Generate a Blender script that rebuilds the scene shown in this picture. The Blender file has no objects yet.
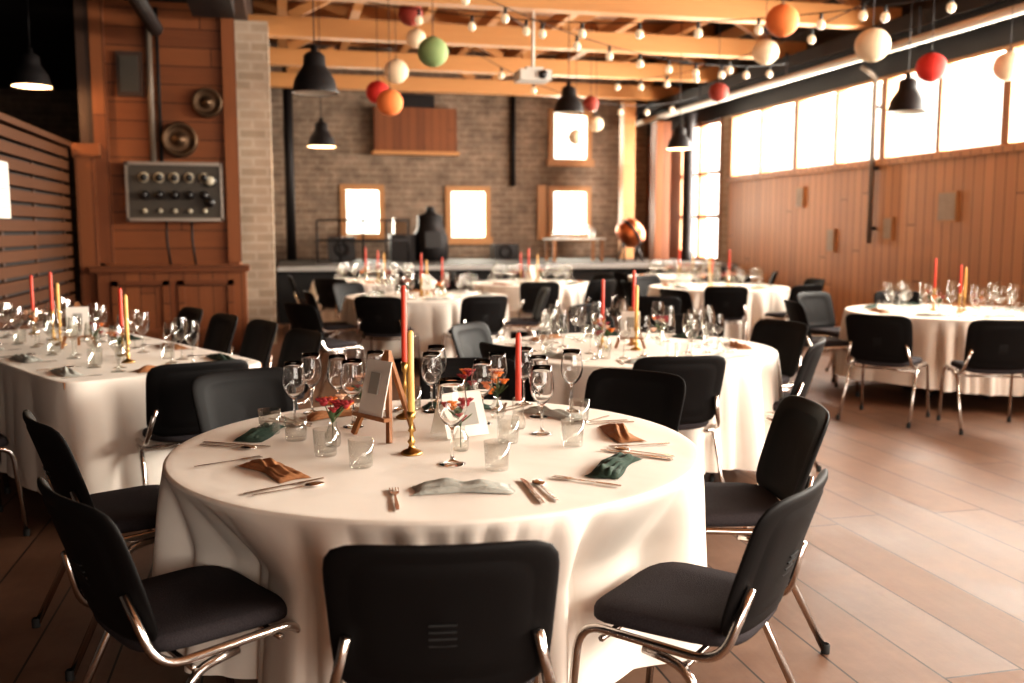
import bpy, math, random
from mathutils import Vector, Matrix
random.seed(7)
PI=math.pi
C=bpy.context.scene.collection

# ------------------------------------------------------------ materials
def newmat(name):
    m=bpy.data.materials.new(name); m.use_nodes=True
    nt=m.node_tree; b=nt.nodes['Principled BSDF']
    return m,nt,b
def N(nt,t,**k):
    n=nt.nodes.new(t)
    for a,v in k.items(): setattr(n,a,v)
    return n
def math_n(nt,op,a,b=None,c=None):
    n=N(nt,'ShaderNodeMath',operation=op)
    for i,x in enumerate((a,b,c)):
        if x is None: continue
        if isinstance(x,(int,float)): n.inputs[i].default_value=x
        else: nt.links.new(x,n.inputs[i])
    return n.outputs[0]
def mixc(nt,f,a,b,blend='MIX'):
    n=N(nt,'ShaderNodeMix',data_type='RGBA',blend_type=blend)
    for i,x in ((0,f),(6,a),(7,b)):
        if isinstance(x,(int,float)): n.inputs[i].default_value=x
        elif isinstance(x,tuple): n.inputs[i].default_value=(*x,1)
        else: nt.links.new(x,n.inputs[i])
    return n.outputs[2]
def simple(name,col,rough=.5,metal=0,noise=0,nscale=20,bump=0,emis=None,es=0,spec=.5,sheen=0):
    m,nt,b=newmat(name)
    b.inputs['Base Color'].default_value=(*col,1)
    b.inputs['Roughness'].default_value=rough
    b.inputs['Metallic'].default_value=metal
    b.inputs['Specular IOR Level'].default_value=spec
    if sheen: b.inputs['Sheen Weight'].default_value=sheen
    if noise or bump:
        tc=N(nt,'ShaderNodeTexCoord'); nz=N(nt,'ShaderNodeTexNoise')
        nz.inputs['Scale'].default_value=nscale; nz.inputs['Detail'].default_value=4
        nt.links.new(tc.outputs['Object'],nz.inputs['Vector'])
        if noise:
            o=mixc(nt,nz.outputs[0],tuple(c*(1-noise) for c in col),tuple(min(1,c*(1+noise)) for c in col))
            nt.links.new(o,b.inputs['Base Color'])
        if bump:
            bp=N(nt,'ShaderNodeBump'); bp.inputs['Strength'].default_value=bump; bp.inputs['Distance'].default_value=.01
            nt.links.new(nz.outputs[0],bp.inputs['Height']); nt.links.new(bp.outputs[0],b.inputs['Normal'])
    if emis:
        b.inputs['Emission Color'].default_value=(*emis,1); b.inputs['Emission Strength'].default_value=es
    return m
def wood(name,c1,c2,W=.15,across='X',along='Y',L=3.0,rough=.5,gap=.03,gapdark=.25,bump=.3,grain=1.0,rvar=0.0,spec=.5):
    m,nt,b=newmat(name)
    b.inputs['Specular IOR Level'].default_value=spec
    tc=N(nt,'ShaderNodeTexCoord'); sp=N(nt,'ShaderNodeSeparateXYZ'); nt.links.new(tc.outputs['Object'],sp.inputs[0])
    A=sp.outputs[across]; B=sp.outputs[along]
    third=[k for k in 'XYZ' if k not in (across,along)][0]; T=sp.outputs[third]
    a=math_n(nt,'DIVIDE',A,W); fl=math_n(nt,'FLOOR',a); fr=math_n(nt,'FRACT',a)
    w1=N(nt,'ShaderNodeTexWhiteNoise',noise_dimensions='1D'); nt.links.new(fl,w1.inputs['W'])
    b2=math_n(nt,'ADD',math_n(nt,'DIVIDE',B,L),math_n(nt,'MULTIPLY',w1.outputs[0],7.3))
    fl2=math_n(nt,'FLOOR',b2); fr2=math_n(nt,'FRACT',b2)
    cb=N(nt,'ShaderNodeCombineXYZ'); nt.links.new(fl,cb.inputs[0]); nt.links.new(fl2,cb.inputs[1])
    w2=N(nt,'ShaderNodeTexWhiteNoise',noise_dimensions='3D'); nt.links.new(cb.outputs[0],w2.inputs['Vector'])
    cg=N(nt,'ShaderNodeCombineXYZ')
    nt.links.new(math_n(nt,'MULTIPLY',A,14*grain),cg.inputs[0]); nt.links.new(math_n(nt,'ADD',math_n(nt,'MULTIPLY',B,1.0*grain),math_n(nt,'MULTIPLY',w2.outputs[0],30)),cg.inputs[1]); nt.links.new(math_n(nt,'MULTIPLY',T,14*grain),cg.inputs[2])
    nz=N(nt,'ShaderNodeTexNoise'); nz.inputs['Scale'].default_value=1.6; nz.inputs['Detail'].default_value=6; nz.inputs['Roughness'].default_value=.65
    nt.links.new(cg.outputs[0],nz.inputs['Vector'])
    f=math_n(nt,'ADD',math_n(nt,'MULTIPLY',w2.outputs[0],.6),math_n(nt,'MULTIPLY',nz.outputs[0],.55))
    col=mixc(nt,f,c1,c2)
    g=math_n(nt,'LESS_THAN',fr,gap); g2=math_n(nt,'LESS_THAN',fr2,gap*W/L)
    gm=math_n(nt,'MAXIMUM',g,g2)
    if rvar:
        big=N(nt,'ShaderNodeTexNoise'); big.inputs['Scale'].default_value=1.6; big.inputs['Detail'].default_value=9; big.inputs['Roughness'].default_value=.7
        nt.links.new(tc.outputs['Object'],big.inputs['Vector'])
        rr=math_n(nt,'ADD',math_n(nt,'MULTIPLY',big.outputs[0],rvar),rough-rvar*.5)
        rr=math_n(nt,'ADD',rr,math_n(nt,'MULTIPLY',w2.outputs[0],.12))
        nt.links.new(rr,b.inputs['Roughness'])
        wear=N(nt,'ShaderNodeMapRange'); wear.inputs['From Min'].default_value=.45; wear.inputs['From Max'].default_value=.72
        wear.inputs['To Max'].default_value=.6; nt.links.new(big.outputs[0],wear.inputs['Value'])
        col=mixc(nt,wear.outputs[0],col,tuple(min(1,x*1.25+.04) for x in c2))
    else: b.inputs['Roughness'].default_value=rough
    col=mixc(nt,gm,col,tuple(x*gapdark for x in c1))
    nt.links.new(col,b.inputs['Base Color'])
    bp=N(nt,'ShaderNodeBump'); bp.inputs['Strength'].default_value=bump; bp.inputs['Distance'].default_value=.01
    nt.links.new(math_n(nt,'SUBTRACT',math_n(nt,'MULTIPLY',nz.outputs[0],.3),gm),bp.inputs['Height']); nt.links.new(bp.outputs[0],b.inputs['Normal'])
    return m
def brick(name,c1,c2,cm,stain=.85):
    m,nt,b=newmat(name)
    tc=N(nt,'ShaderNodeTexCoord'); sp=N(nt,'ShaderNodeSeparateXYZ'); nt.links.new(tc.outputs['Object'],sp.inputs[0])
    cb=N(nt,'ShaderNodeCombineXYZ'); nt.links.new(math_n(nt,'ADD',sp.outputs['X'],sp.outputs['Y']),cb.inputs[0]); nt.links.new(sp.outputs['Z'],cb.inputs[1])
    br=N(nt,'ShaderNodeTexBrick'); nt.links.new(cb.outputs[0],br.inputs['Vector'])
    br.inputs['Scale'].default_value=1
    br.inputs['Brick Width'].default_value=.34; br.inputs['Row Height'].default_value=.12; br.inputs['Mortar Size'].default_value=.018
    br.inputs['Color1'].default_value=(*c1,1); br.inputs['Color2'].default_value=(*c2,1); br.inputs['Mortar'].default_value=(*cm,1)
    nz=N(nt,'ShaderNodeTexNoise'); nz.inputs['Scale'].default_value=2.2; nz.inputs['Detail'].default_value=8; nz.inputs['Roughness'].default_value=.75
    nt.links.new(tc.outputs['Object'],nz.inputs['Vector'])
    mr=N(nt,'ShaderNodeMapRange'); mr.inputs['From Min'].default_value=.35; mr.inputs['From Max'].default_value=.68; mr.inputs['To Max'].default_value=stain
    nt.links.new(nz.outputs[0],mr.inputs['Value'])
    col=mixc(nt,mr.outputs[0],br.outputs[0],tuple(x*.35 for x in c1))
    nt.links.new(col,b.inputs['Base Color']); b.inputs['Roughness'].default_value=.9
    bp=N(nt,'ShaderNodeBump'); bp.inputs['Strength'].default_value=.5; bp.inputs['Distance'].default_value=.01
    nt.links.new(math_n(nt,'SUBTRACT',1.0,br.outputs[1]),bp.inputs['Height']); nt.links.new(bp.outputs[0],b.inputs['Normal'])
    return m
def thin_glass(name,tint=(.95,.97,.95),k=.06,f=.55):
    m=bpy.data.materials.new(name); m.use_nodes=True; nt=m.node_tree; nt.nodes.clear()
    o=N(nt,'ShaderNodeOutputMaterial'); t=N(nt,'ShaderNodeBsdfTransparent'); g=N(nt,'ShaderNodeBsdfGlossy')
    t.inputs[0].default_value=(*tint,1); g.inputs['Roughness'].default_value=.02
    lw=N(nt,'ShaderNodeLayerWeight'); lw.inputs['Blend'].default_value=.35
    mx=N(nt,'ShaderNodeMixShader')
    nt.links.new(math_n(nt,'ADD',math_n(nt,'MULTIPLY',lw.outputs['Facing'],f),k),mx.inputs[0])
    nt.links.new(t.outputs[0],mx.inputs[1]); nt.links.new(g.outputs[0],mx.inputs[2]); nt.links.new(mx.outputs[0],o.inputs[0])
    return m
def real_glass(name):
    m,nt,b=newmat(name)
    b.inputs['Transmission Weight'].default_value=1; b.inputs['Roughness'].default_value=0; b.inputs['IOR'].default_value=1.45
    b.inputs['Base Color'].default_value=(1,1,1,1)
    return m
def cloth_mat():
    m,nt,b=newmat('tablecloth_linen')
    b.inputs['Base Color'].default_value=(.80,.725,.65,1); b.inputs['Roughness'].default_value=.9; b.inputs['Specular IOR Level'].default_value=.3
    tc=N(nt,'ShaderNodeTexCoord')
    n1=N(nt,'ShaderNodeTexNoise'); n1.inputs['Scale'].default_value=4; n1.inputs['Detail'].default_value=2; n1.inputs['Distortion'].default_value=.6
    nt.links.new(tc.outputs['Object'],n1.inputs['Vector'])
    b1=N(nt,'ShaderNodeBump'); b1.inputs['Strength'].default_value=.28; b1.inputs['Distance'].default_value=.02
    nt.links.new(n1.outputs[0],b1.inputs['Height']); nt.links.new(b1.outputs[0],b.inputs['Normal'])
    return m
def paper(name,col,tr=.3,glow=0):
    m=simple(name,col,.8)
    if glow:
        b=m.node_tree.nodes['Principled BSDF']; b.inputs['Emission Color'].default_value=(*col,1); b.inputs['Emission Strength'].default_value=glow
    return m

M={}
M['floor']=wood('floor_oak_planks',(.085,.038,.020),(.165,.083,.046),.30,'X','Y',3.4,rough=.50,gap=.028,gapdark=.22,bump=.3,rvar=.32,spec=.34)
M['wallboard']=wood('wall_pine_boards',(.33,.14,.052),(.50,.235,.095),.17,'Y','Z',6,rough=.5,gap=.08,gapdark=.32,spec=.4)
M['wallboardX']=wood('wall_pine_boards_x',(.30,.13,.05),(.42,.2,.08),.14,'X','Z',6,rough=.6,gap=.05,gapdark=.35)
M['tower']=wood('tower_boards',(.105,.032,.012),(.22,.075,.026),.21,'Z','X',5,rough=.55,gap=.05,spec=.3)
M['towerV']=wood('tower_boards_v',(.115,.036,.014),(.23,.080,.029),.16,'X','Z',5,rough=.55,gap=.05,spec=.3)
M['beam']=wood('beam_timber',(.33,.135,.044),(.48,.23,.08),.4,'Z','X',9,rough=.6,gap=.0)
M['joist']=wood('joist_timber',(.32,.13,.042),(.47,.22,.078),.4,'X','Y',9,rough=.6,gap=.0)
M['ceil']=wood('ceiling_boards',(.15,.058,.020),(.27,.115,.040),.18,'X','Y',4,rough=.7,gap=.05)
M['darkwood']=wood('dark_timber',(.028,.012,.007),(.055,.024,.011),.3,'X','Y',5,rough=.6,gap=.02)
M['slat']=wood('slat_wood',(.045,.016,.006),(.09,.034,.013),.5,'Z','Y',4,rough=.65,gap=0,spec=.2)
M['frame']=wood('window_frame_wood',(.33,.15,.05),(.46,.22,.08),.3,'X','Z',5,rough=.5,gap=0)
M['mullion']=wood('mullion_wood',(.20,.085,.03),(.30,.13,.05),.3,'X','Z',5,rough=.6,gap=0)
M['brick']=brick('brick_back',(.22,.15,.105),(.31,.22,.16),(.34,.26,.19))
M['brickpier']=brick('brick_pier',(.32,.25,.18),(.42,.33,.25),(.44,.36,.28),.35)
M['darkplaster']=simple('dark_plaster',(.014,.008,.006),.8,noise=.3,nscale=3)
M['darkmetal']=simple('dark_metal',(.016,.013,.013),.55,.4,spec=.35)
M['pipe']=simple('pale_pipe',(.50,.46,.40),.45,.1)
M['pipedull']=simple('dull_conduit',(.18,.14,.11),.5,.3)
M['steel']=simple('brushed_steel',(.36,.32,.28),.4,1)
M['cloth']=cloth_mat()
M['chairback']=simple('black_plastic_back',(.008,.007,.007),.6,bump=.06,nscale=220,spec=.16)
M['chairseat']=simple('charcoal_fabric',(.045,.039,.042),.95,noise=.5,nscale=240,bump=.3,spec=.1)
M['chrome']=simple('chrome_tube',(.64,.60,.57),.18,1)
M['rubber']=simple('rubber_foot',(.01,.01,.01),.7)
M['silver']=simple('cutlery_steel',(.6,.55,.52),.22,1)
M['glass']=real_glass('clear_glass')
M['tglass']=thin_glass('thin_glass',(.95,.96,.94),.05,.75)
M['tumbler']=thin_glass('tumbler_glass',(.97,.975,.965),.035,.42)
M['pane']=thin_glass('window_pane',(.97,.98,.97),.02)
M['red']=simple('red_candle_wax',(.60,.055,.025),.5)
M['yellow']=simple('honey_candle_wax',(.74,.42,.12),.5)
M['wick']=simple('wick',(.03,.02,.02),.9)
M['brass']=simple('brass',(.56,.34,.12),.3,1)
M['card']=simple('white_card',(.66,.60,.54),.7)
M['cardgrey']=simple('grey_print',(.30,.28,.25),.8)
M['easel']=simple('easel_wood',(.26,.105,.035),.6,noise=.2,nscale=30)
M['nbrown']=simple('napkin_terracotta',(.33,.145,.06),.9,noise=.15,nscale=60,bump=.3)
M['ngreen']=simple('napkin_green',(.022,.045,.030),.9,noise=.2,nscale=60,bump=.3)
M['nwhite']=simple('napkin_pale',(.42,.42,.38),.9,noise=.15,nscale=60,bump=.3)
M['stem']=simple('green_stem',(.05,.08,.025),.7)
M['forange']=simple('flower_orange',(.75,.20,.035),.7,noise=.3,nscale=90)
M['fred']=simple('flower_crimson',(.26,.015,.02),.7,noise=.3,nscale=90)
M['fpink']=simple('flower_cream',(.7,.42,.28),.7,noise=.2,nscale=90)
M['copper']=simple('copper',(.50,.16,.065),.4,1)
M['white']=simple('white_paint',(.55,.51,.46),.6)
M['grey']=simple('grey_enamel',(.055,.045,.035),.5,.2,noise=.15,nscale=8)
M['picgrey']=simple('picture_grey',(.30,.23,.17),.6,noise=.3,nscale=9)
M['bakelite']=simple('bakelite',(.008,.006,.006),.4)
M['dialface']=simple('dial_face',(.42,.37,.28),.5)
M['bronze']=simple('dull_bronze',(.10,.06,.035),.5,.8)
M['bulb']=simple('bulb_glass_warm',(.62,.50,.36),.1,emis=(1,.75,.48),es=.28)
M['lampon']=simple('lamp_bulb_lit',(1,.8,.5),.3,emis=(1,.72,.42),es=16)
M['lampin']=simple('lamp_reflector',(.75,.70,.62),.5)
M['stageedge']=simple('stage_edge_grey',(.30,.29,.28),.6,noise=.1,nscale=4)
M['stagetop']=simple('stage_boards',(.05,.04,.033),.75,noise=.2,nscale=4,spec=.2)
M['stageskirt']=simple('stage_skirt_black',(.010,.009,.009),.9)
M['lred']=paper('lantern_red',(.46,.022,.014),glow=.02)
M['lor']=paper('lantern_orange',(.74,.20,.055),glow=.03)
M['lwh']=paper('lantern_cream',(.74,.58,.40),glow=.03)
M['lgr']=paper('lantern_green',(.22,.29,.12),glow=.02)
M['lbr']=paper('lantern_rust',(.22,.028,.016),glow=.01)

# ------------------------------------------------------------ mesh builder
class MB:
    def __init__(s): s.v=[];s.f=[];s.m=[];s.mats=[];s.sm=[]
    def mi(s,k):
        if k not in s.mats: s.mats.append(k)
        return s.mats.index(k)
    def add(s,vs,fs,k,smooth=True,T=None):
        o=len(s.v)
        for p in vs:
            p=Vector(p)
            if T is not None: p=T@p
            s.v.append(tuple(p))
        i=s.mi(k)
        for f in fs: s.f.append([o+a for a in f]); s.m.append(i); s.sm.append(smooth)
    def box(s,c,d,k,rz=0,T=None,rx=0,ry=0):
        hx,hy,hz=d[0]/2,d[1]/2,d[2]/2
        R=Matrix.Translation(Vector(c))@Matrix.Rotation(rz,4,'Z')@Matrix.Rotation(ry,4,'Y')@Matrix.Rotation(rx,4,'X')
        if T is not None: R=T@R
        vs=[(x,y,z) for x in(-hx,hx) for y in(-hy,hy) for z in(-hz,hz)]
        fs=[(0,1,3,2),(4,6,7,5),(0,4,5,1),(2,3,7,6),(0,2,6,4),(1,5,7,3)]
        s.add(vs,fs,k,False,R)
    def bx(s,x0,x1,y0,y1,z0,z1,k):
        s.box(((x0+x1)/2,(y0+y1)/2,(z0+z1)/2),(abs(x1-x0),abs(y1-y0),abs(z1-z0)),k)
    def lathe(s,prof,k,c=(0,0,0),seg=24,T=None,smooth=True):
        vs=[];fs=[];n=len(prof)
        for r,z in prof:
            for j in range(seg):
                a=2*PI*j/seg; vs.append((c[0]+r*math.cos(a),c[1]+r*math.sin(a),c[2]+z))
        for i in range(n-1):
            for j in range(seg):
                j2=(j+1)%seg
                fs.append((i*seg+j,i*seg+j2,(i+1)*seg+j2,(i+1)*seg+j))
        s.add(vs,fs,k,smooth,T)
    def tube(s,pts,r,k,seg=8,cap=True,T=None):
        pts=[Vector(p) for p in pts];n=len(pts);vs=[];fs=[]
        up=None
        for i,p in enumerate(pts):
            t=(pts[min(i+1,n-1)]-pts[max(i-1,0)]).normalized()
            if up is None:
                up=Vector((0,0,1)) if abs(t.z)<.9 else Vector((1,0,0))
            a=t.cross(up)
            if a.length<1e-6: a=t.cross(Vector((1,0,0)))
            a.normalize(); b=a.cross(t).normalized(); up=b
            rr=r[i] if isinstance(r,(list,tuple)) else r
            for j in range(seg):
                g=2*PI*j/seg; vs.append(p+a*rr*math.cos(g)+b*rr*math.sin(g))
        for i in range(n-1):
            for j in range(seg):
                j2=(j+1)%seg; fs.append((i*seg+j,i*seg+j2,(i+1)*seg+j2,(i+1)*seg+j))
        if cap: fs.append(tuple(range(seg))[::-1]); fs.append(tuple((n-1)*seg+j for j in range(seg)))
        s.add(vs,fs,k,True,T)
    def sphere(s,c,r,k,seg=12,rings=8,sc=(1,1,1),T=None):
        prof=[(max(1e-4,math.sin(PI*i/rings))*r,-math.cos(PI*i/rings)*r) for i in range(rings+1)]
        Mx=Matrix.Translation(Vector(c))@Matrix.Diagonal((*sc,1))
        if T is not None: Mx=T@Mx
        s.lathe(prof,k,seg=seg,T=Mx)
    def poly(s,out,z0,z1,k,T=None):
        n=len(out); vs=[(x,y,z0) for x,y in out]+[(x,y,z1) for x,y in out]
        fs=[tuple(range(n))[::-1],tuple(range(n,2*n))]+[(i,(i+1)%n,n+(i+1)%n,n+i) for i in range(n)]
        s.add(vs,fs,k,False,T)
    def mesh(s,name):
        me=bpy.data.meshes.new(name); me.from_pydata(s.v,[],s.f)
        for k in s.mats: me.materials.append(M[k])
        me.polygons.foreach_set('material_index',s.m); me.polygons.foreach_set('use_smooth',s.sm)
        me.update(); return me
    def obj(s,name,loc=(0,0,0),rz=0,sc=1): return place(s.mesh(name),name,loc,rz,sc)
def place(me,name,loc=(0,0,0),rz=0,sc=1):
    o=bpy.data.objects.new(name,me); o.location=loc; o.rotation_euler=(0,0,rz); o.scale=(sc,)*3; C.objects.link(o); return o
def fillet(pts,rad,n=6):
    pts=[Vector(p) for p in pts]; out=[pts[0]]
    for i in range(1,len(pts)-1):
        a,b,c=pts[i-1],pts[i],pts[i+1]
        d1=min(rad,(a-b).length*.48); d2=min(rad,(c-b).length*.48)
        p=b+(a-b).normalized()*d1; q=b+(c-b).normalized()*d2
        for j in range(n+1):
            t=j/n; out.append(p*(1-t)**2+b*2*t*(1-t)+q*t*t)
    out.append(pts[-1]); return out
def se(a,e):
    c,s_=math.cos(a),math.sin(a)
    r=(abs(c)**e+abs(s_)**e)**(-1/e)
    return c*r,s_*r

# ------------------------------------------------------------ room shell
XR=7.8; YB=20.0; XL=-5.5; YF=-4.0; ZC=5.3
b=MB(); b.bx(XL,XR+.3,YF,YB+.2,-.1,0,'floor'); b.obj('floor')
b=MB(); b.bx(XL,XR+.3,YF,YB+.2,ZC,ZC+.1,'ceil'); b.obj('ceiling')
b=MB()
b.bx(XR,XR+.2,YF,16.0,0,2.36,'wallboard')
b.bx(XR,XR+.2,YF,YB,3.5,ZC,'darkwood')
b.bx(XR,XR+.2,16.0,16.3,0,3.5,'brickpier')
b.bx(XR,XR+.2,16.3,18.2,0,.9,'brick')
b.bx(XR,XR+.2,18.2,YB+.2,0,3.5,'towerV')
b.obj('wall_right')
b=MB(); b.bx(XR-.06,XR+.02,YF,16.0,2.33,2.40,'wallboard'); b.obj('trim_1')
b=MB()
b.bx(XR+.02,XR+.14,YF,16.0,2.38,2.43,'frame'); b.bx(XR+.02,XR+.14,YF,16.0,3.45,3.5,'frame')
y=15.95
k=0
while y>YF:
    w=.07 if k%2 else .12
    b.bx(XR-.01,XR+.16,y-w/2,y+w/2,2.43,3.45,'mullion'); y-=1.12; k+=1
b.bx(XR+.07,XR+.075,YF,16.0,2.43,3.45,'pane')
b.obj('window_1')
b=MB()
for z in (.9,1.7,2.5,3.42): b.bx(XR-.01,XR+.14,16.3,18.2,z,z+.06,'mullion')
for yy in (16.33,17.25,18.15): b.bx(XR-.01,XR+.14,yy-.05,yy+.05,.9,3.5,'mullion')
b.obj('window_2')
def wall_holes(b,x0,x1,z0,z1,holes,y0,y1,k):
    xs=sorted(set([x0,x1]+[h[0] for h in holes]+[h[1] for h in holes]))
    for a,c in zip(xs[:-1],xs[1:]):
        hs=sorted([(h[2],h[3]) for h in holes if h[0]<=a+1e-6 and h[1]>=c-1e-6])
        z=z0
        for p,q in hs: b.bx(a,c,y0,y1,z,p,k); z=q
        b.bx(a,c,y0,y1,z,z1,k)
b=MB()
hol=[(1.26,1.99,1.38,2.32),(3.42,4.21,1.30,2.31),(5.64,6.44,1.37,2.33),(5.64,6.44,2.95,3.94)]
wall_holes(b,XL,XR+.3,0,ZC,hol,YB,YB+.35,'brick'); b.obj('wall_back')
for i,(x0,x1,z0,z1) in enumerate(hol):
    b=MB(); t=.08
    b.bx(x0-t,x0+.04,YB-.05,YB+.2,z0-t,z1+t,'frame'); b.bx(x1-.04,x1+t,YB-.05,YB+.2,z0-t,z1+t,'frame')
    b.bx(x0+.04,x1-.04,YB-.05,YB+.2,z1-.04,z1+t,'frame'); b.bx(x0-t-.04,x1+t+.04,YB-.1,YB+.2,z0-t-.04,z0+.03,'frame')
    if i==2: b.bx(x0-.32,x0-.12,YB-.05,YB-.01,z0-.1,z1+.1,'frame')
    b.bx(x0,x1,YB+.12,YB+.125,z0,z1,'pane')
    b.obj('window_%d'%(i+3))
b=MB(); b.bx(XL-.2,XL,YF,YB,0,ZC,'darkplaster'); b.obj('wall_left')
b=MB()
for x0,x1,z0,z1 in ((XL,0,0,ZC),(7.0,XR+.3,0,ZC),(0,7.0,0,.5),(0,7.0,3.3,ZC)): b.bx(x0,x1,YF-.2,YF,z0,z1,'wallboardX')
b.obj('wall_front')
b=MB()
for x in (0.04,1.75,3.5,5.25,6.96): b.bx(x-.04,x+.04,YF-.12,YF-.04,.5,3.3,'frame')
for z in (.54,2.3,3.26): b.bx(0,7,YF-.12,YF-.04,z-.04,z+.04,'frame')
b.obj('window_7')
# left brick piers
b=MB()
b.bx(-.75,-.10,12.9,14.0,0,4.1,'brickpier')
for y0,y1 in ((15.5,17.2),(18.0,20.0)): b.bx(-.75,-.25,y0,y1,0,4.1,'brickpier')
b.bx(-.75,-.25,14.0,20,2.9,4.1,'brickpier')
b.obj('wall_left_piers')
b=MB(); b.bx(-1.0,-.35,-4,20,4.1,ZC,'darkwood'); b.bx(-.9,-.45,-4,11.6,3.85,4.1,'darkmetal'); b.obj('trim_2')
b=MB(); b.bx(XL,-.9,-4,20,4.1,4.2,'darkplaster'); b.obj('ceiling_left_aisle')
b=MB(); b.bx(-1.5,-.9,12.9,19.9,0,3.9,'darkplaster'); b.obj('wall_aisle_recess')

# ceiling structure
def beam(y,z=4.05,h=.25,w=.22):
    b=MB(); b.bx(-.35,XR,y-w/2,y+w/2,z,z+h,'beam'); b.obj('ceiling_beam')
for y in (-1.2,1.4,4.0,6.6,9.0,11.3,13.6,15.9,18.3): beam(y)
b=MB()
for i in range(8):
    x=.1+i*1.1; b.bx(x-.07,x+.07,YF,YB,4.78,4.98,'joist')
for y in (11.9,13.2,14.4,15.6,16.8,18.0,19.2):
    b.bx(-.35,XR,y-.05,y+.05,5.0,5.2,'beam')
b.obj('ceiling_joists')
b=MB()
for y in (11.3,13.6,15.9,18.3):
    for x,dr in ((.6,1),(3.2,-1),(4.4,1),(6.8,-1)):
        b.box((x,y,4.54),(.95,.10,.12),'beam',ry=-dr*math.radians(28))
b.obj('ceiling_braces')
b=MB(); b.bx(7.35,7.62,2,19.8,3.86,4.04,'darkmetal'); b.bx(7.45,7.5,2,19.8,3.7,3.86,'darkmetal'); b.obj('steel_service_beam')
b=MB(); b.tube([(7.2,3,3.66),(7.2,19.8,3.66)],.055,'pipe',12)
for y in range(4,20,3): b.box((7.2,y,3.87),(.03,.03,.32),'darkmetal')
b.obj('service_pipe')
b=MB(); b.tube(fillet([(7.72,11.57,1.3),(7.72,11.57,3.5),(7.5,11.57,3.62)],.1),.035,'pipedull',12)
for z in (1.5,2.3,3.1): b.box((7.75,11.57,z),(.06,.12,.04),'darkmetal')
b.obj('drain_pipe')
for y,z,w,h in ((13.5,1.98,.22,.32),(12.6,1.33,.2,.34),(10.1,1.76,.34,.36),(11.25,1.5,.2,.3)):
    b=MB(); b.bx(XR-.03,XR-.001,y-w/2,y+w/2,z-h/2,z+h/2,'frame'); b.bx(XR-.034,XR-.03,y-w/2+.02,y+w/2-.02,z-h/2+.02,z+h/2-.02,'picgrey'); b.obj('wall_picture')

# ------------------------------------------------------------ stage & back area
b=MB(); b.bx(-.08,7.75,15.62,19.95,0,.82,'stageskirt'); b.bx(-.08,7.75,15.55,15.66,.83,.90,'stageedge'); b.bx(-.08,7.75,15.66,19.95,.82,.9,'stagetop'); b.obj('stage_platform')
b=MB()
b.bx(1.87,3.55,19.75,19.99,3.05,3.94,'towerV'); b.bx(1.82,3.6,19.7,19.99,3.0,3.07,'beam'); b.bx(2.4,3.1,19.8,19.98,3.95,4.2,'darkmetal'); b.obj('loft_hatch')
b=MB(); b.tube([(4.78,19.93,2.4),(4.78,19.93,4.3)],.05,'darkmetal'); b.obj('wall_pipe')
b=MB(); b.tube([(.18,19.0,.91),(.18,19.0,4.75)],.09,'darkmetal',12); b.obj('iron_column')
def column(x,y,r,k,name,z0=0.9,z1=4.04):
    b=MB(); b.lathe([(r*1.5,z0),(r*1.5,z0+.12),(r,z0+.2),(r,z1-.2),(r*1.6,z1)],k,(x,y,0),16); b.obj(name)
column(7.5,17.1,.10,'darkmetal','iron_column',z0=.905,z1=3.65)
b=MB(); b.bx(6.75,7.0,18.6,18.85,.9,4.04,'beam'); b.obj('timber_post')
b=MB(); b.bx(7.05,7.35,17.6,17.9,.9,3.55,'towerV'); b.obj('timber_post')
b=MB()
for x in (.6,1.0,1.4,1.8,2.2): b.tube([(x,17.2,.9),(x,17.2,1.65)],.02,'darkmetal',6)
for z in (1.3,1.65): b.tube([(.6,17.2,z),(2.2,17.2,z)],.02,'darkmetal',6)
b.obj('stage_railing')
b=MB(); b.lathe([(.28,0),(.34,.05),(.34,.45),(.26,.6),(.24,.8),(.26,.84),(.10,.9),(.08,.95),(.08,1.02)],'darkmetal',(2.75,18.2,.9),20)
b.box((2.75,17.86,1.3),(.3,.05,.3),'bakelite'); b.box((2.2,18.2,1.15),(.45,.5,.5),'darkmetal'); b.box((2.2,18.2,1.55),(.3,.35,.3),'bronze'); b.obj('cast_iron_stove')
for x,y,w,h in ((4.35,18.9,.5,.3),(1.1,18.6,.5,.45)):
    b=MB(); b.box((0,0,h/2),(w,.4,h),'bakelite'); b.lathe([(w*.3,0),(w*.3,.02),(w*.24,.025),(.001,-.02)],'darkmetal',seg=20,T=Matrix.Translation((0,-.2,h*.5))@Matrix.Rotation(PI/2,4,'X')); b.obj('loudspeaker_cabinet',(x,y,.902))
b=MB()
b.box((0,0,.41),(1.04,.64,.03),'white')
for sx in (-.46,.46):
    for sy in (-.27,.27): b.box((sx,sy,.2),(.05,.05,.40),'easel')
for x,y,h in ((-.35,.1,.2),(-.2,-.1,.22),(.1,.15,.18),(.25,-.05,.24),(.4,.1,.2)):
    b.lathe([(.04,0),(.045,.02),(.045,h*.6),(.015,h*.8),(.015,h)],'tglass',(x,y,.425),12)
b.lathe([(.001,0),(.16,0),(.18,.02),(.12,.03),(.001,.03)],'steel',(-.3,-.12,.425),16)
b.obj('side_table_with_bottles',(5.35,17.4,.902))
b=MB(); T=Matrix.Translation((6.28,16.9,1.42))@Matrix.Rotation(math.radians(55),4,'Y')@Matrix.Scale(.62,4)@Matrix.Translation((0,0,-.3))
b.lathe([(.001,-.05),(.3,0),(.42,.15),(.42,.5),(.3,.62),(.1,.68),(.001,.7)],'copper',seg=28,T=T)
b.lathe([(.43,.28),(.45,.3),(.45,.36),(.43,.38)],'darkmetal',seg=28,T=T)
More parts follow.
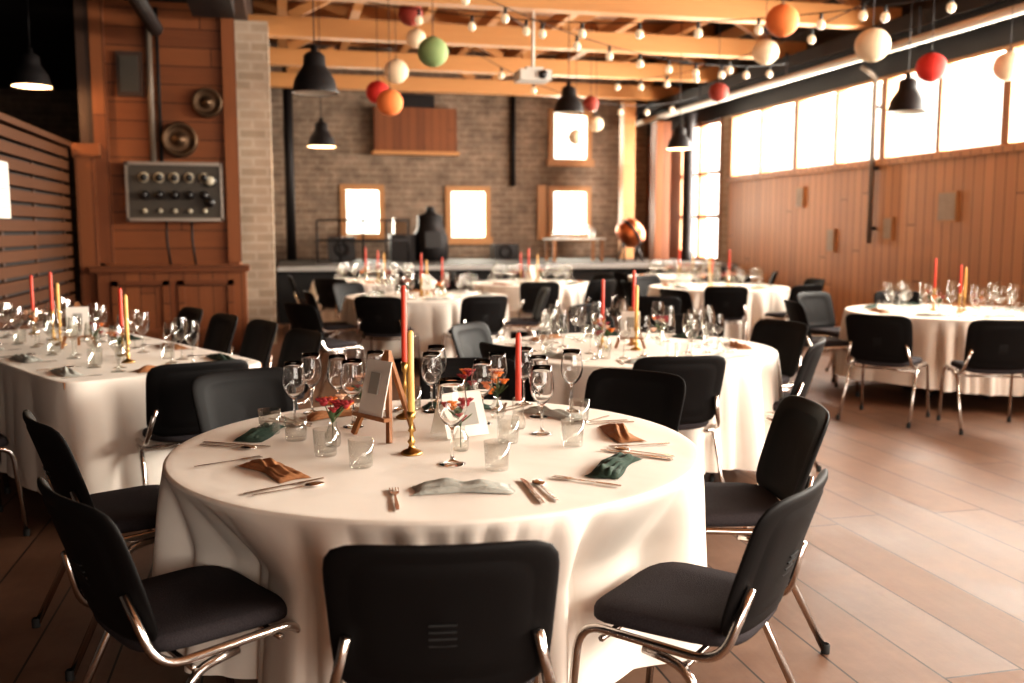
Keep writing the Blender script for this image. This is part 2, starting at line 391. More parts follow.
for dx in(-.18,.18): b.tube([(6.28+dx,16.7,.9),(6.28+dx*.6,16.9,1.3)],.02,'darkmetal'); b.tube([(6.28+dx,17.1,.9),(6.28+dx*.6,16.9,1.3)],.02,'darkmetal')
b.obj('copper_kettle')

# ------------------------------------------------------------ left tower (control cabinet)
b=MB()
b.bx(-2.0,-.5,12.0,12.7,0,4.08,'tower')
b.bx(-2.05,-1.9,11.93,12.0,1.1,4.08,'towerV'); b.bx(-.62,-.47,11.93,12.0,1.1,4.08,'towerV')
b.bx(-2.05,-.42,11.72,12.0,.12,1.0,'towerV'); b.bx(-2.12,-.38,11.66,12.02,1.0,1.07,'tower')
for x0,x1 in ((-1.9,-1.28),(-1.18,-.56)):
    for a in ((x0,x1,.28,.34),(x0,x1,.84,.9),(x0,x0+.07,.28,.9),(x1-.07,x1,.28,.9)): b.bx(a[0],a[1],11.69,11.72,a[2],a[3],'tower')
b.bx(-2.2,-2.05,11.95,12.15,0,4.08,'darkwood'); b.bx(-2.27,-1.98,11.8,12.0,2.3,2.45,'tower'); b.bx(-2.25,-2.05,11.84,12.0,0,2.3,'towerV')
b.obj('wooden_control_cabinet')
b=MB()
b.bx(-1.72,-.66,11.86,12.0,1.58,2.26,'grey')
for z0,z1 in ((2.22,2.26),(1.58,1.62)): b.bx(-1.72,-.66,11.84,11.86,z0,z1,'steel')
for x in (-1.71,-.67): b.bx(x-.015,x+.015,11.84,11.86,1.58,2.26,'steel')
Tr=lambda x,z:Matrix.Translation((x,11.86,z))@Matrix.Rotation(PI/2,4,'X')
for i in range(5):
    x=-1.52+i*.165
    b.lathe([(.060,0),(.060,.02),(.050,.03),(.001,.03)],'dialface',seg=16,T=Tr(x,2.08)); b.lathe([(.042,.03),(.04,.09),(.001,.09)],'bakelite',seg=12,T=Tr(x,2.08))
    b.lathe([(.05,0),(.05,.08),(.035,.13),(.001,.13)],'bakelite',seg=16,T=Tr(x,1.88))
    b.lathe([(.026,0),(.026,.05),(.001,.05)],'dialface',seg=12,T=Tr(x,1.70))
for x in (-.80,):
    b.lathe([(.075,0),(.075,.03),(.001,.03)],'bakelite',seg=20,T=Tr(x,2.05)); b.lathe([(.055,.03),(.055,.035),(.001,.035)],'dialface',seg=20,T=Tr(x,2.05))
    b.lathe([(.055,0),(.055,.12),(.001,.13)],'bakelite',seg=20,T=Tr(x,1.80))
b.obj('electrical_switch_panel')
b=MB(); b.tube([(-1.42,11.95,2.26),(-1.42,11.95,4.0)],.035,'pipedull'); b.tube([(-1.33,11.95,2.26),(-1.33,11.95,4.0)],.02,'darkmetal'); b.obj('conduit_pipe')
b=MB()
for x in (-1.30,-1.02): b.tube(fillet([(x,11.9,1.6),(x,11.85,1.35),(x+.03,11.9,1.07)],.1),.015,'darkmetal',6)
b.obj('cable_drop')
for x,z,r in ((-.80,2.95,.17),(-1.12,2.52,.2)):
    b=MB(); T=Matrix.Translation((x,11.92,z))@Matrix.Rotation(PI/2,4,'X')
    b.lathe([(r,-.07),(r,.03),(r*.85,.05),(r*.8,.02),(r*.3,.02),(r*.25,.08),(.001,.09)],'bronze',seg=28,T=T); b.obj('wall_dial')
b=MB(); b.bx(-1.78,-1.5,11.93,12.0,3.0,3.5,'darkwood'); b.bx(-1.74,-1.54,11.91,11.93,3.05,3.45,'grey'); b.obj('fuse_box')
# slatted partition
b=MB()
for i in range(17):
    z=.12+i*.135; b.bx(-2.36,-2.30,8.0,11.75,z,z+.098,'slat')
b.bx(-2.42,-2.38,8.0,11.75,0,2.35,'darkplaster')
for y in (8.04,9.2,10.4,11.7): b.bx(-2.38,-2.36,y-.04,y+.04,0,2.4,'darkwood')
b.bx(-2.44,-2.26,8.0,11.75,2.40,2.46,'slat')
b.obj('slatted_partition')
b=MB(); b.bx(-2.298,-2.29,8.75,9.22,1.58,2.06,'card')
for i in range(7): b.bx(-2.289,-2.287,8.82,9.16-.04*(i%3),1.98-i*.052,1.99-i*.052,'cardgrey')
b.obj('notice_sheet')
b=MB(); b.tube([(-1.3,5,3.7),(-1.3,11.6,3.7)],.08,'darkmetal',12); b.obj('ventilation_duct')

# ------------------------------------------------------------ chair
def make_chair():
    b=MB()
    seg=40; rings=[(.90,.432),(.97,.436),(1.0,.447),(1.0,.460),(.975,.474),(.92,.482),(.6,.487),(.25,.483),(.001,.482)]
    vs=[];fs=[]
    for sc,z in rings:
        for j in range(seg):
            x,y=se(2*PI*j/seg,4.5)
            w=.235-.018*(-y*.5+.5); X=x*sc*w; Y=y*sc*.215+.005
            dz=.012*(x*sc)**2 - .018*max(0,y*sc-.55)
            vs.append((X,Y,z+dz))
    for i in range(len(rings)-1):
        for j in range(seg):
            j2=(j+1)%seg; fs.append((i*seg+j,i*seg+j2,(i+1)*seg+j2,(i+1)*seg+j))
    fs.append(tuple(range(seg))[::-1]); b.add(vs,fs,'chairseat')
    seg=56; R=[0,.3,.55,.72,.76,.80,.9,.96,.99,1.0]
    def P(a,r,side):
        x,z=se(a,7); x*=r; z*=r
        v=(z+1)/2
        t=.016*max(0,1-r**10)**.5
        if side>0 and r<.75: t-=.004
        if side<0 and r>.74 and r<.81: t-=.003
        X=.255*x*(.93+.07*v); Y=-.215-.115*v**1.15+.045*x*x
        return (X,Y+side*t,.470+.375*v)
    vs=[];fs=[]
    rr=[(r,1) for r in R]+[(r,-1) for r in reversed(R[:-1])]
    for r,sd in rr:
        for j in range(seg): vs.append(P(2*PI*j/seg,max(r,.001),sd))
    for i in range(len(rr)-1):
        for j in range(seg):
            j2=(j+1)%seg; fs.append((i*seg+j,(i+1)*seg+j,(i+1)*seg+j2,i*seg+j2))
    b.add(vs,fs,'chairback')
    for i in range(4): b.box((0,-.262-.007*i,.60+.018*i),(.06,.006,.004),'rubber')
    for sx in (-1,1):
        A=fillet([(sx*.262,.245,.0),(sx*.25,.205,.445),(sx*.25,-.19,.43),(sx*.205,-.245,.62)],.075,7)
        b.tube(A,.0125,'chrome',8)
        B=fillet([(sx*.268,-.30,.0),(sx*.25,-.10,.40),(sx*.245,.02,.418)],.05,4)
        b.tube(B,.0125,'chrome',8)
        b.lathe([(.015,0),(.016,.03),(.012,.035)],'rubber',(sx*.262,.243,0),10); b.lathe([(.015,0),(.016,.03),(.012,.035)],'rubber',(sx*.267,-.297,0),10)
    b.tube([(-.25,.14,.415),(.25,.14,.415)],.009,'chrome',6); b.tube([(-.25,-.10,.405),(.25,-.10,.405)],.009,'chrome',6)
    return b.mesh('dining_chair')
chair=make_chair()
def put_chair(bx,by,fx,fy,backpos=True):
    """bx,by: where the top of the back stands; (fx,fy) the way the chair faces"""
    d=math.hypot(fx,fy); fx/=d; fy/=d
    off=.30 if backpos else 0
    place(chair,'dining_chair',(bx+fx*off,by+fy*off,0),math.atan2(fy,fx)-PI/2)
    return (bx+fx*off,by+fy*off)

# ------------------------------------------------------------ tables with cloths
def make_cloth_table(name,Rf,hem=.16,seed=1,dents=(),seg=400,flare=.035,amp=.10,legs='round',size=(.9,.9),n1=17,n2=29):
    rnd=random.Random(seed); b=MB()
    ph=[rnd.random()*6.28 for _ in range(12)]
    def lob(x): return abs(math.sin(x))**.75*2-1.25     # rounded ridge, sharp valley
    def fold(a,q):
        w=a+.16*math.sin(3*a+ph[7])+.09*math.sin(5*a+ph[8])
        l1=lob(n1*w/2+ph[0]); l2=lob(n2*w/2+ph[2]+.35*q)
        m=.5+.5*math.sin(2*a+ph[9]); m2=.5+.5*math.sin(3*a+ph[10])
        return l1*(.30+.35*m)+l2*(.18+.26*m2)+math.sin(5*a+ph[5])*.2
    vs=[];fs=[]
    rings=[]
    for r in (.001,.25,.5,.75,.9,.97): rings.append(('t',r))
    for q in (0,.25,.5,.75,1): rings.append(('e',q))
    nd=18
    for i in range(1,nd+1): rings.append(('d',i/nd))
    for kd,q in rings:
        for j in range(seg):
            a=2*PI*j/seg; R=Rf(a)
            if kd=='t': r=R*q; z=.752+ (0.0012*math.sin(7*a+ph[6])*q)
            elif kd=='e': r=R+.012*math.sin(q*PI/2)+.0; z=.752-.012*(1-math.cos(q*PI/2))
            else:
                h=hem+.02*math.sin(3*a+ph[6])
                z=.74-(.74-h)*q
                F=fold(a+.04*q*math.sin(4*a),q)
                g0=(1-math.exp(-q*7))*(.6+.4*q)
                r=R+.012+flare*q+amp*g0*F
                for da,wd,dep in dents:
                    g=(a-da+PI)%(2*PI)-PI
                    r-=dep*math.exp(-(g/wd)**4)*min(1,max(0,(.74-z)/.22))
            vs.append((r*math.cos(a),r*math.sin(a),z))
    for i in range(len(rings)-1):
        for j in range(seg):
            j2=(j+1)%seg; fs.append((i*seg+j,(i+1)*seg+j,(i+1)*seg+j2,i*seg+j2))
    b.add(vs,fs,'cloth')
    if legs=='round':
        b.lathe([(.001,.72),(Rf(0)-.03,.72),(Rf(0)-.03,.748),(.001,.748)],'easel',seg=48)
        b.tube([(0,0,.06),(0,0,.72)],.05,'darkmetal',12)
        for i in range(4):
            a=PI/4+i*PI/2; b.tube([(0,0,.07),(.38*math.cos(a),.38*math.sin(a),.015)],.02,'darkmetal')
    else:
        L,W=size
        b.bx(-L,L,-W,W,.715,.748,'easel')
        for x in (-L+.15,L-.15):
            for y in (-W+.12,W-.12): b.tube([(x,y,0),(x,y,.72)],.022,'darkmetal')
    return b.mesh(name)

TC=(.50,3.2); TR=.875
ch_front=[
 ((.305,1.90),(.15,.99)),
 ((-.535,2.50),(.87,.49)),
 ((-.83,3.53),(.91,.40)),
 ((-.20,4.50),(.48,-.88)),
 ((.90,4.66),(-.25,-.97)),
 ((1.56,4.06),(-.75,-.66)),
 ((1.88,3.15),(-.98,.20)),
 ((1.27,2.14),(-.68,.73))]
dents=[]
for (p,fv) in ch_front:
    c=put_chair(*p,*fv)
    d=math.hypot(c[0]-TC[0],c[1]-TC[1]); a=math.atan2(c[1]-TC[1],c[0]-TC[0])
    need=max(0,TR+.07-(d-.25))
    if need>0: dents.append((a,.33,min(.19,need)))
me=make_cloth_table('round_table_with_cloth',lambda a:TR,seed=3,dents=dents,n1=23,n2=37,amp=.085)
place(me,'round_table_with_cloth',(*TC,0))
me_r=make_cloth_table('round_table_with_cloth',lambda a:.88,seed=11,seg=320)
T2=(2.10,5.62);T3=(5.85,7.5);T4=(1.55,10.6);T5=(5.5,11.5);T6=(3.35,12.9);T7=(6.2,14.2);T8=(1.3,14.0)
tabs=[(T2,.4),(T3,1.3),(T4,2.2),(T5,3.3),(T6,4.4),(T7,.9),(T8,5.2)]
for p,r in tabs: place(me_r,'round_table_with_cloth',(*p,0),r)
Lx,Wy=1.42,.55
def rectR(a):
    c,s_=math.cos(a),math.sin(a); e=14
    return ((abs(c)/Lx)**e+(abs(s_)/Wy)**e)**(-1/e)
me_l=make_cloth_table('long_table_with_cloth',rectR,seed=5,hem=.12,seg=480,flare=.03,amp=.04,legs='rect',size=(Lx-.03,Wy-.03))
ld=Vector((-.48,.88)).normalized(); lp=Vector((ld.y,-ld.x))
c0=Vector((-1.05,4.9)); lc=c0+ld*Lx+lp*Wy
LR=math.atan2(ld.y,ld.x)
place(me_l,'long_table_with_cloth',(lc.x,lc.y,0),LR)

others=[
 ((-.40,4.86),(-.35,.93)),
 ((.14,6.22),(-.9,-.42)),((-.13,6.95),(-.9,-.4)),((-.42,7.55),(-.9,-.42)),((-.72,8.25),(-.9,-.42)),
 ((-1.85,4.95),(.88,.45)),((-2.15,5.8),(.88,.45)),
 ((1.97,4.52),(.08,1)),((3.02,4.98),(-.78,.62)),((1.18,5.2),(.9,.4)),((1.22,6.45),(.75,-.66)),((3.42,6.1),(-.95,-.3)),((2.2,6.95),(0,-1)),((3.0,6.7),(-.6,-.8)),
 ((4.38,6.42),(.78,.62)),((5.02,5.82),(.35,.94)),((4.5,7.9),(.97,-.2)),((5.3,8.9),(.3,-.95)),((6.3,8.9),(-.3,-.95)),((7.1,6.9),(-.9,.4)),((6.3,6.1),(-.3,.95)),
 ((.88,9.3),(.42,.9)),((1.92,9.12),(-.22,.97)),((.25,10.3),(.97,.1)),((2.85,10.3),(-.97,.1)),((.75,11.8),(.6,-.8)),((2.1,11.9),(-.4,-.9)),((.12,8.6),(.8,.5)),
 ((4.93,10.1),(.35,.93)),((6.0,10.15),(-.3,.95)),((6.85,11.4),(-1,0)),((4.2,11.4),(1,0)),((5.0,12.8),(.35,-.93)),((6.3,12.7),(-.5,-.85)),
 ((3.1,11.5),(.2,1)),((2.1,12.5),(.95,.2)),((4.6,13.4),(-.95,-.3)),((3.5,14.2),(0,-1)),((4.0,11.7),(-.4,.9)),
 ((6.0,12.85),(.1,1)),((7.4,13.5),(-.9,.4)),((5.0,14.0),(1,.2)),
 ((.6,12.9),(.5,.85)),((1.7,12.75),(-.3,.95)),((.1,14.0),(1,0)),((2.5,14.3),(-1,0)),
 ((3.5,8.7),(.3,.9)),((4.1,9.7),(.9,.3)),((2.6,8.0),(-.6,.8)),
]
for p,fv in others: put_chair(*p,*fv)

# ------------------------------------------------------------ tableware meshes
def wine_prof(s=1):
    out=[(.001,.0),(.036,.0),(.037,.002),(.020,.006),(.006,.012),(.0042,.03),(.004,.095),(.007,.104),(.022,.115),(.036,.135),(.0425,.16),(.041,.19),(.036,.222),(.0335,.240)]
    inn=[(.0322,.240),(.0348,.222),(.0397,.19),(.0412,.16),(.035,.137),(.021,.118),(.006,.110),(.001,.109)]
    return out+inn
def wineg(b,c,k,seg=20,sc=1,thin=False):
    T=Matrix.Translation(Vector(c))@Matrix.Scale(sc,4)
    p=wine_prof()
    if thin: p=p[:14]
    b.lathe(p,k,seg=seg,T=T)
def tumb(b,c,k,seg=20,thin=False):
    p=[(.001,0),(.033,0),(.036,.004),(.040,.088)]
    if not thin: p+=[(.0382,.088),(.0345,.014),(.001,.012)]
    b.lathe(p,k,seg=seg,T=Matrix.Translation(Vector(c)))
def fork(b,T):
    b.poly([(-.004,-.10),(.004,-.10),(.0055,-.07),(.003,0),(.003,.03),(.011,.045),(.0115,.095),(.0095,.095),(.009,.058),(.0055,.058),(.005,.095),(.003,.095),(.0025,.058),(-.0025,.058),(-.003,.095),(-.005,.095),(-.0055,.058),(-.009,.058),(-.0095,.095),(-.0115,.095),(-.011,.045),(-.003,.03),(-.003,0),(-.0055,-.07)],.001,.0035,'silver',T)
def knife(b,T):
    b.poly([(-.006,-.11),(.006,-.11),(.0075,-.06),(.005,0),(.005,.01),(.009,.03),(.009,.09),(.003,.115),(-.004,.118),(-.005,.01),(-.005,0),(-.0075,-.06)],.001,.004,'silver',T)
def spoon(b,T):
    b.poly([(-.004,-.10),(.004,-.10),(.0055,-.07),(.003,0),(.003,.045),(-.003,.045),(-.003,0),(-.0055,-.07)],.001,.0035,'silver',T)
    b.sphere((0,.065,.005),.03,'silver',14,8,(.62,.9,.15),T)
def napkin(b,T,k,seed=0,L=.14,W=.052):
    rnd=random.Random(seed); p=[rnd.random()*6 for _ in range(4)]
    nx,ny=24,14; vs=[];fs=[]
    for lay in (0,1,2):
        o=len(vs)
        for i in range(nx+1):
            for j in range(ny+1):
                u=i/nx*2-1; v=j/ny*2-1
                w=W*(.86+.14*u*u)*(1,.92,.62)[lay]
                e=(1-abs(u)**10)*(1-abs(v)**10)
                h=.001+(.005+.006*lay)*e*(.9+.28*math.sin(v*6+p[0]+u*2)+.25*math.sin(u*8+p[1]))
                vs.append((u*L*(1,.95,.9)[lay]+.006*math.sin(v*3+p[2]+lay),v*w+.008*math.sin(u*3+p[3]+lay),h+.002*lay))
        for i in range(nx):
            for j in range(ny):
                a=o+i*(ny+1)+j; fs.append((a,a+ny+1,a+ny+2,a+1))
    b.add(vs,fs,k,True,T)
def candle(b,c,h,k,r=.0115):
    b.lathe([(r,0),(r*.9,h-.01),(r*.5,h),(.001,h)],k,c,12); b.tube([(c[0],c[1],c[2]+h),(c[0]+.001,c[1],c[2]+h+.012)],.0012,'wick',5)
def cstick(b,c,h,k='brass'):
    p=[(.001,0),(.036,0),(.037,.004),(.030,.010),(.012,.018),(.008,.03),(.014,.04),(.007,.05),(.006,h*.5),(.012,h*.55),(.007,h*.62),(.007,h*.8),(.015,h*.86),(.012,h*.9),(.016,h),(.012,h),(.001,h-.004)]
    b.lathe(p,k,c,20)
def flowers(b,c,seed,h=.10,n=6,glass='tglass',spread=.05):
    rnd=random.Random(seed)
    b.lathe([(.001,0),(.024,0),(.027,.01),(.027,.045),(.014,.065),(.013,.078),(.016,.082)],glass,c,18)
    for i in range(n):
        a=rnd.random()*6.28; rr=spread*(.3+.7*rnd.random()); z=h+rnd.random()*.08
        t=Vector((c[0]+rr*math.cos(a),c[1]+rr*math.sin(a),c[2]+z))
        b.tube([Vector(c)+Vector((0,0,.01)),Vector(c)+Vector((0,0,.08)),t],.0016,'stem',5)
        k=rnd.choice(['forange','fred','fpink','fred','forange'])
        R=.016+.009*rnd.random()
        b.sphere(t,R*.6,k,8,6)
        for q in range(9):
            g=q*2*PI/9; d=Vector((math.cos(g),math.sin(g),.35))
            Tp=Matrix.Translation(t+d*R*.7)@Matrix.Rotation(g,4,'Z')@Matrix.Rotation(-.5,4,'Y')
            b.sphere((0,0,0),R*.6,k,6,4,(1,.55,.25),Tp)
    for i in range(6):
        a=rnd.random()*6.28; T=Matrix.Translation((c[0],c[1],c[2]+.085+.02*rnd.random()))@Matrix.Rotation(a,4,'Z')@Matrix.Rotation(-.7,4,'Y')
        b.sphere((.03,0,0),.03,'stem',8,4,(1,.35,.06),T)
def easel(b,T):
    top=Vector((0,.02,.28))
    for sx in(-1,1):
        a=Vector((sx*.10,-.05,0)); d=top-a
        b.box(tuple((a+top)/2),(.020,.012,d.length),'easel',T=T,ry=math.atan2(d.x,d.z),rx=-math.atan2(d.y,d.z))
    a=Vector((0,.12,0)); d=top-a; b.box(tuple((a+top)/2),(.018,.012,d.length),'easel',T=T,rx=-math.atan2(d.y,d.z))
    b.box((0,-.050,.072),(.18,.028,.012),'easel',T=T)
    b.box((0,-.032,.165),(.13,.004,.18),'card',T=T,rx=-.24)
    b.box((0,-.0355,.18),(.05,.003,.07),'cardgrey',T=T,rx=-.24)
def tent(b,T,w=.15,h=.14):
    for s in (-1,1): b.box((0,s*.03,h/2),(w,.003,h*1.02),'card',T=T,rx=s*.40)
    b.box((0,-.033,h/2),(w*.6,.003,h*.5),'cardgrey',T=T,rx=-.40)

ZT=.7535
def TM(x,y,a,z=ZT): return Matrix.Translation((x,y,z))@Matrix.Rotation(a,4,'Z')
gm=MB(); wineg(gm,(0,0,0),'glass',28); gm=gm.mesh('wine_glass')
for x,y,s in ((.10,3.86,1),(.24,3.55,1.05),(.62,3.97,1.02),(.50,2.90,1.12),(.97,3.85,1),(.89,3.27,1.02),(1.12,3.66,1.04),(.03,3.62,1.0),(.36,3.92,.98),(.20,3.78,1.0),(.84,3.78,.96),(.72,3.50,1.0),(.96,3.58,1.0),(.57,3.78,1.0)):
    place(gm,'wine_glass',(x,y,ZT),random.random()*6,s)
tm=MB(); tumb(tm,(0,0,0),'tumbler',28); tm=tm.mesh('water_tumbler')
for x,y in ((.03,3.37),(.62,2.80),(.22,2.93),(.94,3.06),(1.08,3.43),(.74,3.90),(.50,3.86),(.12,3.11),(-.06,3.50),(.74,3.16)):
    place(tm,'water_tumbler',(x,y,ZT))
b=MB(); cstick(b,(0,0,0),.22); candle(b,(0,0,.215),.30,'red'); b.obj('candlestick_with_red_candle',(.45,3.68,ZT))
b=MB(); cstick(b,(0,0,0),.14); candle(b,(0,0,.135),.27,'yellow'); b.obj('candlestick_with_yellow_candle',(.395,3.07,ZT))
b=MB(); b.lathe([(.001,0),(.026,0),(.028,.02),(.02,.06),(.024,.1),(.02,.115),(.012,.115)],'tglass',(0,0,0),18); candle(b,(0,0,.105),.25,'red'); b.obj('glass_holder_with_red_candle',(.83,3.38,ZT))
b=MB(); easel(b,TM(0,0,0,0)); b.obj('easel_table_sign',(.335,3.36,ZT),math.radians(-60),1.08)
b=MB(); tent(b,TM(0,0,0,0),.17,.16); b.obj('menu_tent_card',(.60,3.32,ZT),math.radians(20))
for x,y,sd,n in ((.15,3.24,1,7),(.56,3.08,5,6),(.80,3.60,9,9),(.28,3.69,14,6),(.66,3.64,21,6)):
    b=MB(); flowers(b,(0,0,0),sd,n=n,spread=.055); b.obj('flower_vase',(x,y,ZT))
ncol=['nwhite','nbrown','ngreen','nbrown','ngreen','nwhite','nbrown','ngreen']
nang=[-92,-154,153,118,74,38,0,-44]
for i,(deg,k) in enumerate(zip(nang,ncol)):
    a=math.radians(deg); r=.60 if deg in(-92,-154) else .66
    x,y=TC[0]+r*math.cos(a),TC[1]+r*math.sin(a)
    b=MB(); napkin(b,TM(0,0,0,0),k,i); b.obj('folded_napkin',(x,y,ZT),a+PI/2+random.uniform(-.2,.2))
    for kind,fn,off in (('fork',fork,-.195),('knife',knife,.185),('spoon',spoon,.225)):
        b=MB(); fn(b,TM(0,0,0,0))
        xx=TC[0]+.66*math.cos(a)-math.sin(a)*off; yy=TC[1]+.66*math.sin(a)+math.cos(a)*off
        b.obj(kind,(xx,yy,ZT),a+PI/2+random.uniform(-.06,.06),1.12)
def settings(R=.88,n=8,seed=0):
    rnd=random.Random(seed)
    g=MB(); t=MB(); cu=MB(); na=MB()
    for i in range(n):
        a=2*PI*i/n+.2; p=lambda r,o:(r*math.cos(a)-o*math.sin(a),r*math.sin(a)+o*math.cos(a))
        x,y=p(R-.38,.11+rnd.uniform(-.03,.03)); wineg(g,(x,y,0),'tglass',14,1.05,True)
        x,y=p(R-.46,-.02+rnd.uniform(-.03,.03)); wineg(g,(x,y,0),'tglass',14,.98,True)
        x,y=p(R-.36,-.12+rnd.uniform(-.02,.02)); wineg(g,(x,y,0),'tglass',14,.9,True)
        x,y=p(R-.34,.20); tumb(t,(x,y,0),'tglass',14,True)
        x,y=p(R-.2,0); napkin(na,TM(x,y,a+PI/2,0),rnd.choice(['nbrown','ngreen','nwhite']),i)
        for fn,o in ((fork,-.17),(knife,.165),(spoon,.2)):
            x,y=p(R-.2,o); fn(cu,TM(x,y,a+PI/2,0))
    return g,t,cu,na
g,t,cu,na=settings(); g=g.mesh('wine_glasses');t=t.mesh('water_tumblers');cu=cu.mesh('cutlery_sets');na=na.mesh('folded_napkins')
def centre(seed):
    b=MB()
    cstick(b,(.12,.05,0),.2); candle(b,(.12,.05,.195),.28,'red')
    cstick(b,(-.1,-.1,0),.14); candle(b,(-.1,-.1,.135),.26,'yellow')
    cstick(b,(-.12,.13,0),.17); candle(b,(-.12,.13,.165),.26,'red'); a=b.mesh('candlesticks')
    b=MB()
    flowers(b,(.2,-.1,0),seed,n=7,spread=.07); flowers(b,(-.24,.02,0),seed+1,n=6,spread=.07); flowers(b,(.02,.24,0),seed+2,n=6,spread=.07); f=b.mesh('flower_vases')
    b=MB(); easel(b,TM(0,0,0,0)); e=b.mesh('easel_table_sign')
    return a,f,e
ca,fl,ea=centre(40)
for i,(p,r) in enumerate(tabs):
    for me_,nm in ((g,'wine_glasses'),(t,'water_tumblers'),(cu,'cutlery_sets'),(na,'folded_napkins')): place(me_,nm,(*p,ZT),r)
    place(ca,'candlesticks',(*p,ZT),r*1.7); place(fl,'flower_vases',(*p,ZT),r*1.7)
    if i in (0,2,4): place(ea,'easel_table_sign',(p[0]-.01,p[1]-.03,ZT),-.4+i*.3,.9)
rnd=random.Random(3)
gl=MB();tl=MB();cl=MB();nl=MB()
for i in range(4):
    for s_ in (-1,1):
        x=-1.1+i*.70
        wineg(gl,(x+.12,s_*.24,0),'tglass',16,1,True); wineg(gl,(x+.02,s_*.14,0),'tglass',16,.92,True); wineg(gl,(x-.12,s_*.2,0),'tglass',16,1.0,True); tumb(tl,(x+.22,s_*.2,0),'tglass',16,True)
        napkin(nl,TM(x,s_*.42,rnd.uniform(-.2,.2),0),rnd.choice(['nbrown','ngreen','ngreen','nwhite']),i*3+s_)
        fork(cl,TM(x-.18,s_*.4,0 if s_<0 else PI,0)); knife(cl,TM(x+.18,s_*.4,0 if s_<0 else PI,0)); spoon(cl,TM(x+.21,s_*.4,0 if s_<0 else PI,0))
napkin(nl,TM(-1.30,0,PI/2,0),'nbrown',44)
for bb,nm in ((gl,'wine_glasses'),(tl,'water_tumblers'),(cl,'cutlery_sets'),(nl,'folded_napkins')): bb.obj(nm,(lc.x,lc.y,ZT),LR)
b=MB()
for x,y,k,h in ((-.9,.03,'yellow',.12),(-.6,-.05,'red',.14),(.2,.05,'yellow',.14),(.5,0,'red',.2),(1.0,-.02,'red',.16)):
    cstick(b,(x,y,0),h); candle(b,(x,y,h-.005),.26,k)
b.obj('candlesticks',(lc.x,lc.y,ZT),LR)
b=MB()
for x,y,s_ in ((-.75,.02,1),(-.3,0,5),(.8,.03,9)): flowers(b,(x,y,0),s_)
b.obj('flower_vases',(lc.x,lc.y,ZT),LR)
b=MB(); easel(b,TM(0,0,0,0)); b.obj('easel_table_sign',(lc.x,lc.y,ZT),.2)

# ------------------------------------------------------------ hanging things
def lantern(x,y,z,k,r=.15):
    b=MB(); n=40; prof=[]
    for i in range(n+1):
        t=PI*i/n; rr=r*(1+.012*math.cos(i*PI)); prof.append((max(.02,math.sin(t)*rr),-math.cos(t)*rr*.95))
    b.lathe(prof,k,(0,0,0),28); b.lathe([(.025,r*.93),(.028,r*.96),(.02,r*1.0)],'darkmetal',(0,0,0),12)
    b.tube([(0,0,r*.95),(0,0,4.77-z)],.004,'darkmetal',4); b.obj('paper_lantern',(x,y,z))
for a in ((1.59,11.96,4.08,'lbr'),(1.79,12.94,3.98,'lwh',.13),(1.48,9.52,3.2,'lgr'),(1.41,12.0,3.4,'lwh'),(1.24,12.56,3.22,'lred'),(1.22,11.02,2.9,'lor'),(4.48,8.19,3.37,'lor'),(5.54,10.5,3.54,'lwh'),(5.05,7.64,3.08,'lwh'),(6.46,8.74,3.12,'lred'),(5.67,12.0,3.29,'lbr',.13),(7.1,8.4,3.1,'lwh'),(4.65,14.3,3.4,'lbr',.12),(4.9,14.8,3.15,'lwh',.12),(4.6,14.9,2.95,'lwh',.12)):
    lantern(*a)
def pendant(x,y,z,lit=False,s=1.0):
    b=MB(); T=Matrix.Scale(s,4)
    b.lathe([(.21,0),(.212,.01),(.195,.05),(.18,.12),(.15,.17),(.12,.215),(.10,.25),(.095,.33),(.06,.36),(.03,.37),(.03,.42),(.001,.42)],'darkmetal',seg=32,T=T)
    b.lathe([(.207,.003),(.19,.05),(.174,.12),(.145,.165),(.09,.21),(.001,.215)],'lampin',seg=32,T=T)
    b.sphere((0,0,.09),.045,'lampon' if lit else 'white',14,10,T=T); b.tube([(0,0,.12),(0,0,.21)],.02,'white',8,T=T)
    b.tube([(0,0,.42*s),(0,0,4.77-z if x>-.9 else 4.09-z)],.006,'darkmetal',5)
    b.obj('pendant_lamp',(x,y,z))
    if lit:
        l=bpy.data.lights.new('pendant_bulb_light','POINT'); l.energy=30; l.color=(1,.6,.3); l.shadow_soft_size=.05
        o=bpy.data.objects.new('pendant_bulb_light',l); o.location=(x,y,z+.0-.03); C.objects.link(o)
pendant(.33,9.07,2.71); pendant(3.89,12.95,3.08); pendant(6.74,9.5,2.77); pendant(.55,13.24,2.58,True,.9); pendant(5.77,13.5,2.67,True,.9)
pendant(-2.55,11.4,3.0,True,.95); pendant(4.0,4.5,3.4); pendant(2.2,2.0,3.4)
b=MB()
def festoon(p,q,sag,n):
    p=Vector(p);q=Vector(q);pts=[]
    m=40
    for i in range(m+1):
        t=i/m; v=p.lerp(q,t); v.z-=sag*4*t*(1-t); pts.append(v)
    b.tube(pts,.006,'darkmetal',5)
    for i in range(1,n):
        t=i/n; v=p.lerp(q,t); v.z-=sag*4*t*(1-t)
        b.tube([v,v-Vector((0,0,.07))],.018,'rubber',6); b.sphere(v-Vector((0,0,.115)),.045,'bulb',12,8,(1,1,1.15))
festoon((1.0,11.2,4.02),(7.0,8.2,3.85),.30,11)
festoon((1.4,9.6,4.02),(7.0,12.5,3.8),.35,12)
festoon((2.6,13.6,4.02),(7.0,15.7,3.75),.4,8)
festoon((5.2,15.7,4.0),(5.9,7.2,4.0),.40,10)
b.obj('festoon_lights')
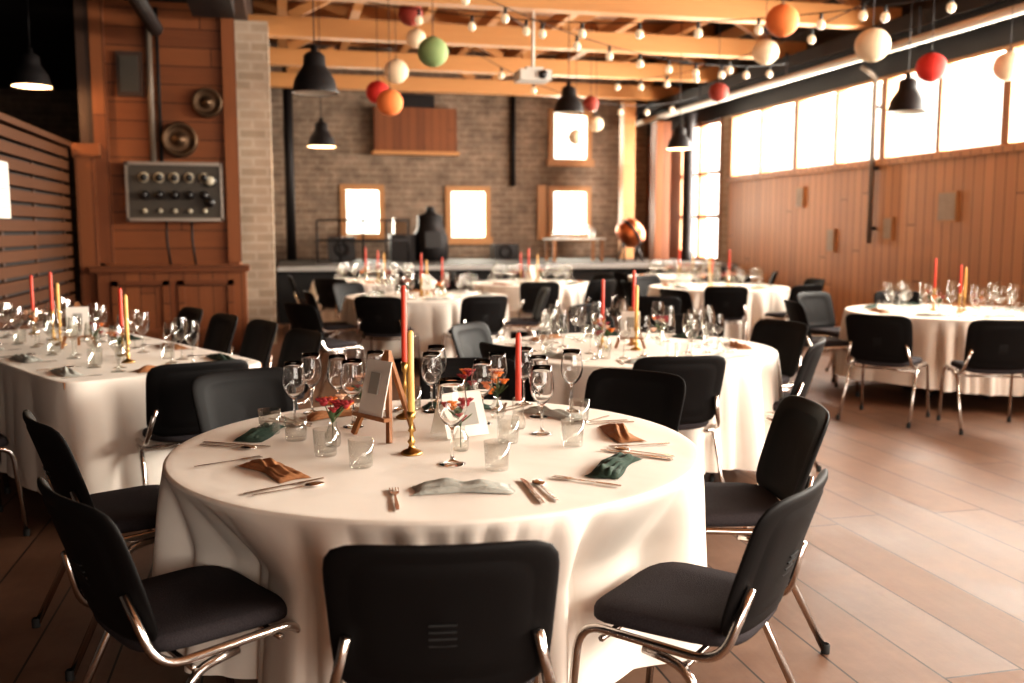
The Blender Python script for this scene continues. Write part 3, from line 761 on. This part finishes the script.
b=MB(); b.box((0,0,0),(.38,.32,.12),'white'); b.lathe([(.05,0),(.05,.04),(.001,.04)],'bakelite',seg=16,T=Matrix.Translation((.08,-.16,0))@Matrix.Rotation(PI/2,4,'X')); b.tube([(0,0,.06),(0,0,.75)],.02,'white'); b.box((0,0,.08),(.2,.2,.03),'white')
b.obj('ceiling_projector',(2.95,11.3,3.29))

# ------------------------------------------------------------ lights
def area(name,loc,rot,sx,sy,e,col):
    l=bpy.data.lights.new(name,'AREA'); l.shape='RECTANGLE'; l.size=sx; l.size_y=sy; l.energy=e; l.color=col
    o=bpy.data.objects.new(name,l); o.location=loc; o.rotation_euler=rot; C.objects.link(o)
WC=(1,.92,.83)
area('daylight_right_windows',(XR+.3,6.0,2.94),(0,math.radians(90),0),1.2,19.8,5400,WC)
area('daylight_alcove',(XR+.3,17.25,2.2),(0,math.radians(90),0),2.6,1.9,700,WC)
area('daylight_front_windows',(3.5,YF-.3,1.9),(math.radians(90),0,0),7,2.8,320,(1,.89,.79))
for i,(x0,x1,z0,z1) in enumerate(hol):
    area('daylight_back_window',((x0+x1)/2,YB+.4,(z0+z1)/2),(math.radians(-90),0,0),x1-x0,z1-z0,120,(1,.93,.80))
w=bpy.data.worlds.new('sky'); bpy.context.scene.world=w; w.use_nodes=True
bg=w.node_tree.nodes['Background']; bg.inputs[0].default_value=(1,.95,.86,1); bg.inputs[1].default_value=3.0

cam=bpy.data.cameras.new('camera'); co=bpy.data.objects.new('camera',cam); C.objects.link(co)
cam.sensor_width=36; cam.lens=960/1024*36
yaw=math.atan(229/960); pit=math.atan(111.5/960)
co.location=(0,0,1.48); co.rotation_euler=(PI/2-pit,0,-yaw)
cam.dof.use_dof=True; cam.dof.focus_distance=3.1; cam.dof.aperture_fstop=2.1
bpy.context.scene.camera=co
vs_=bpy.context.scene.view_settings
vs_.view_transform='Standard'; vs_.exposure=.05
for lk in ('Medium High Contrast','High Contrast'):
    try: vs_.look=lk; print('LOOK',lk); break
    except Exception as e: print(e)
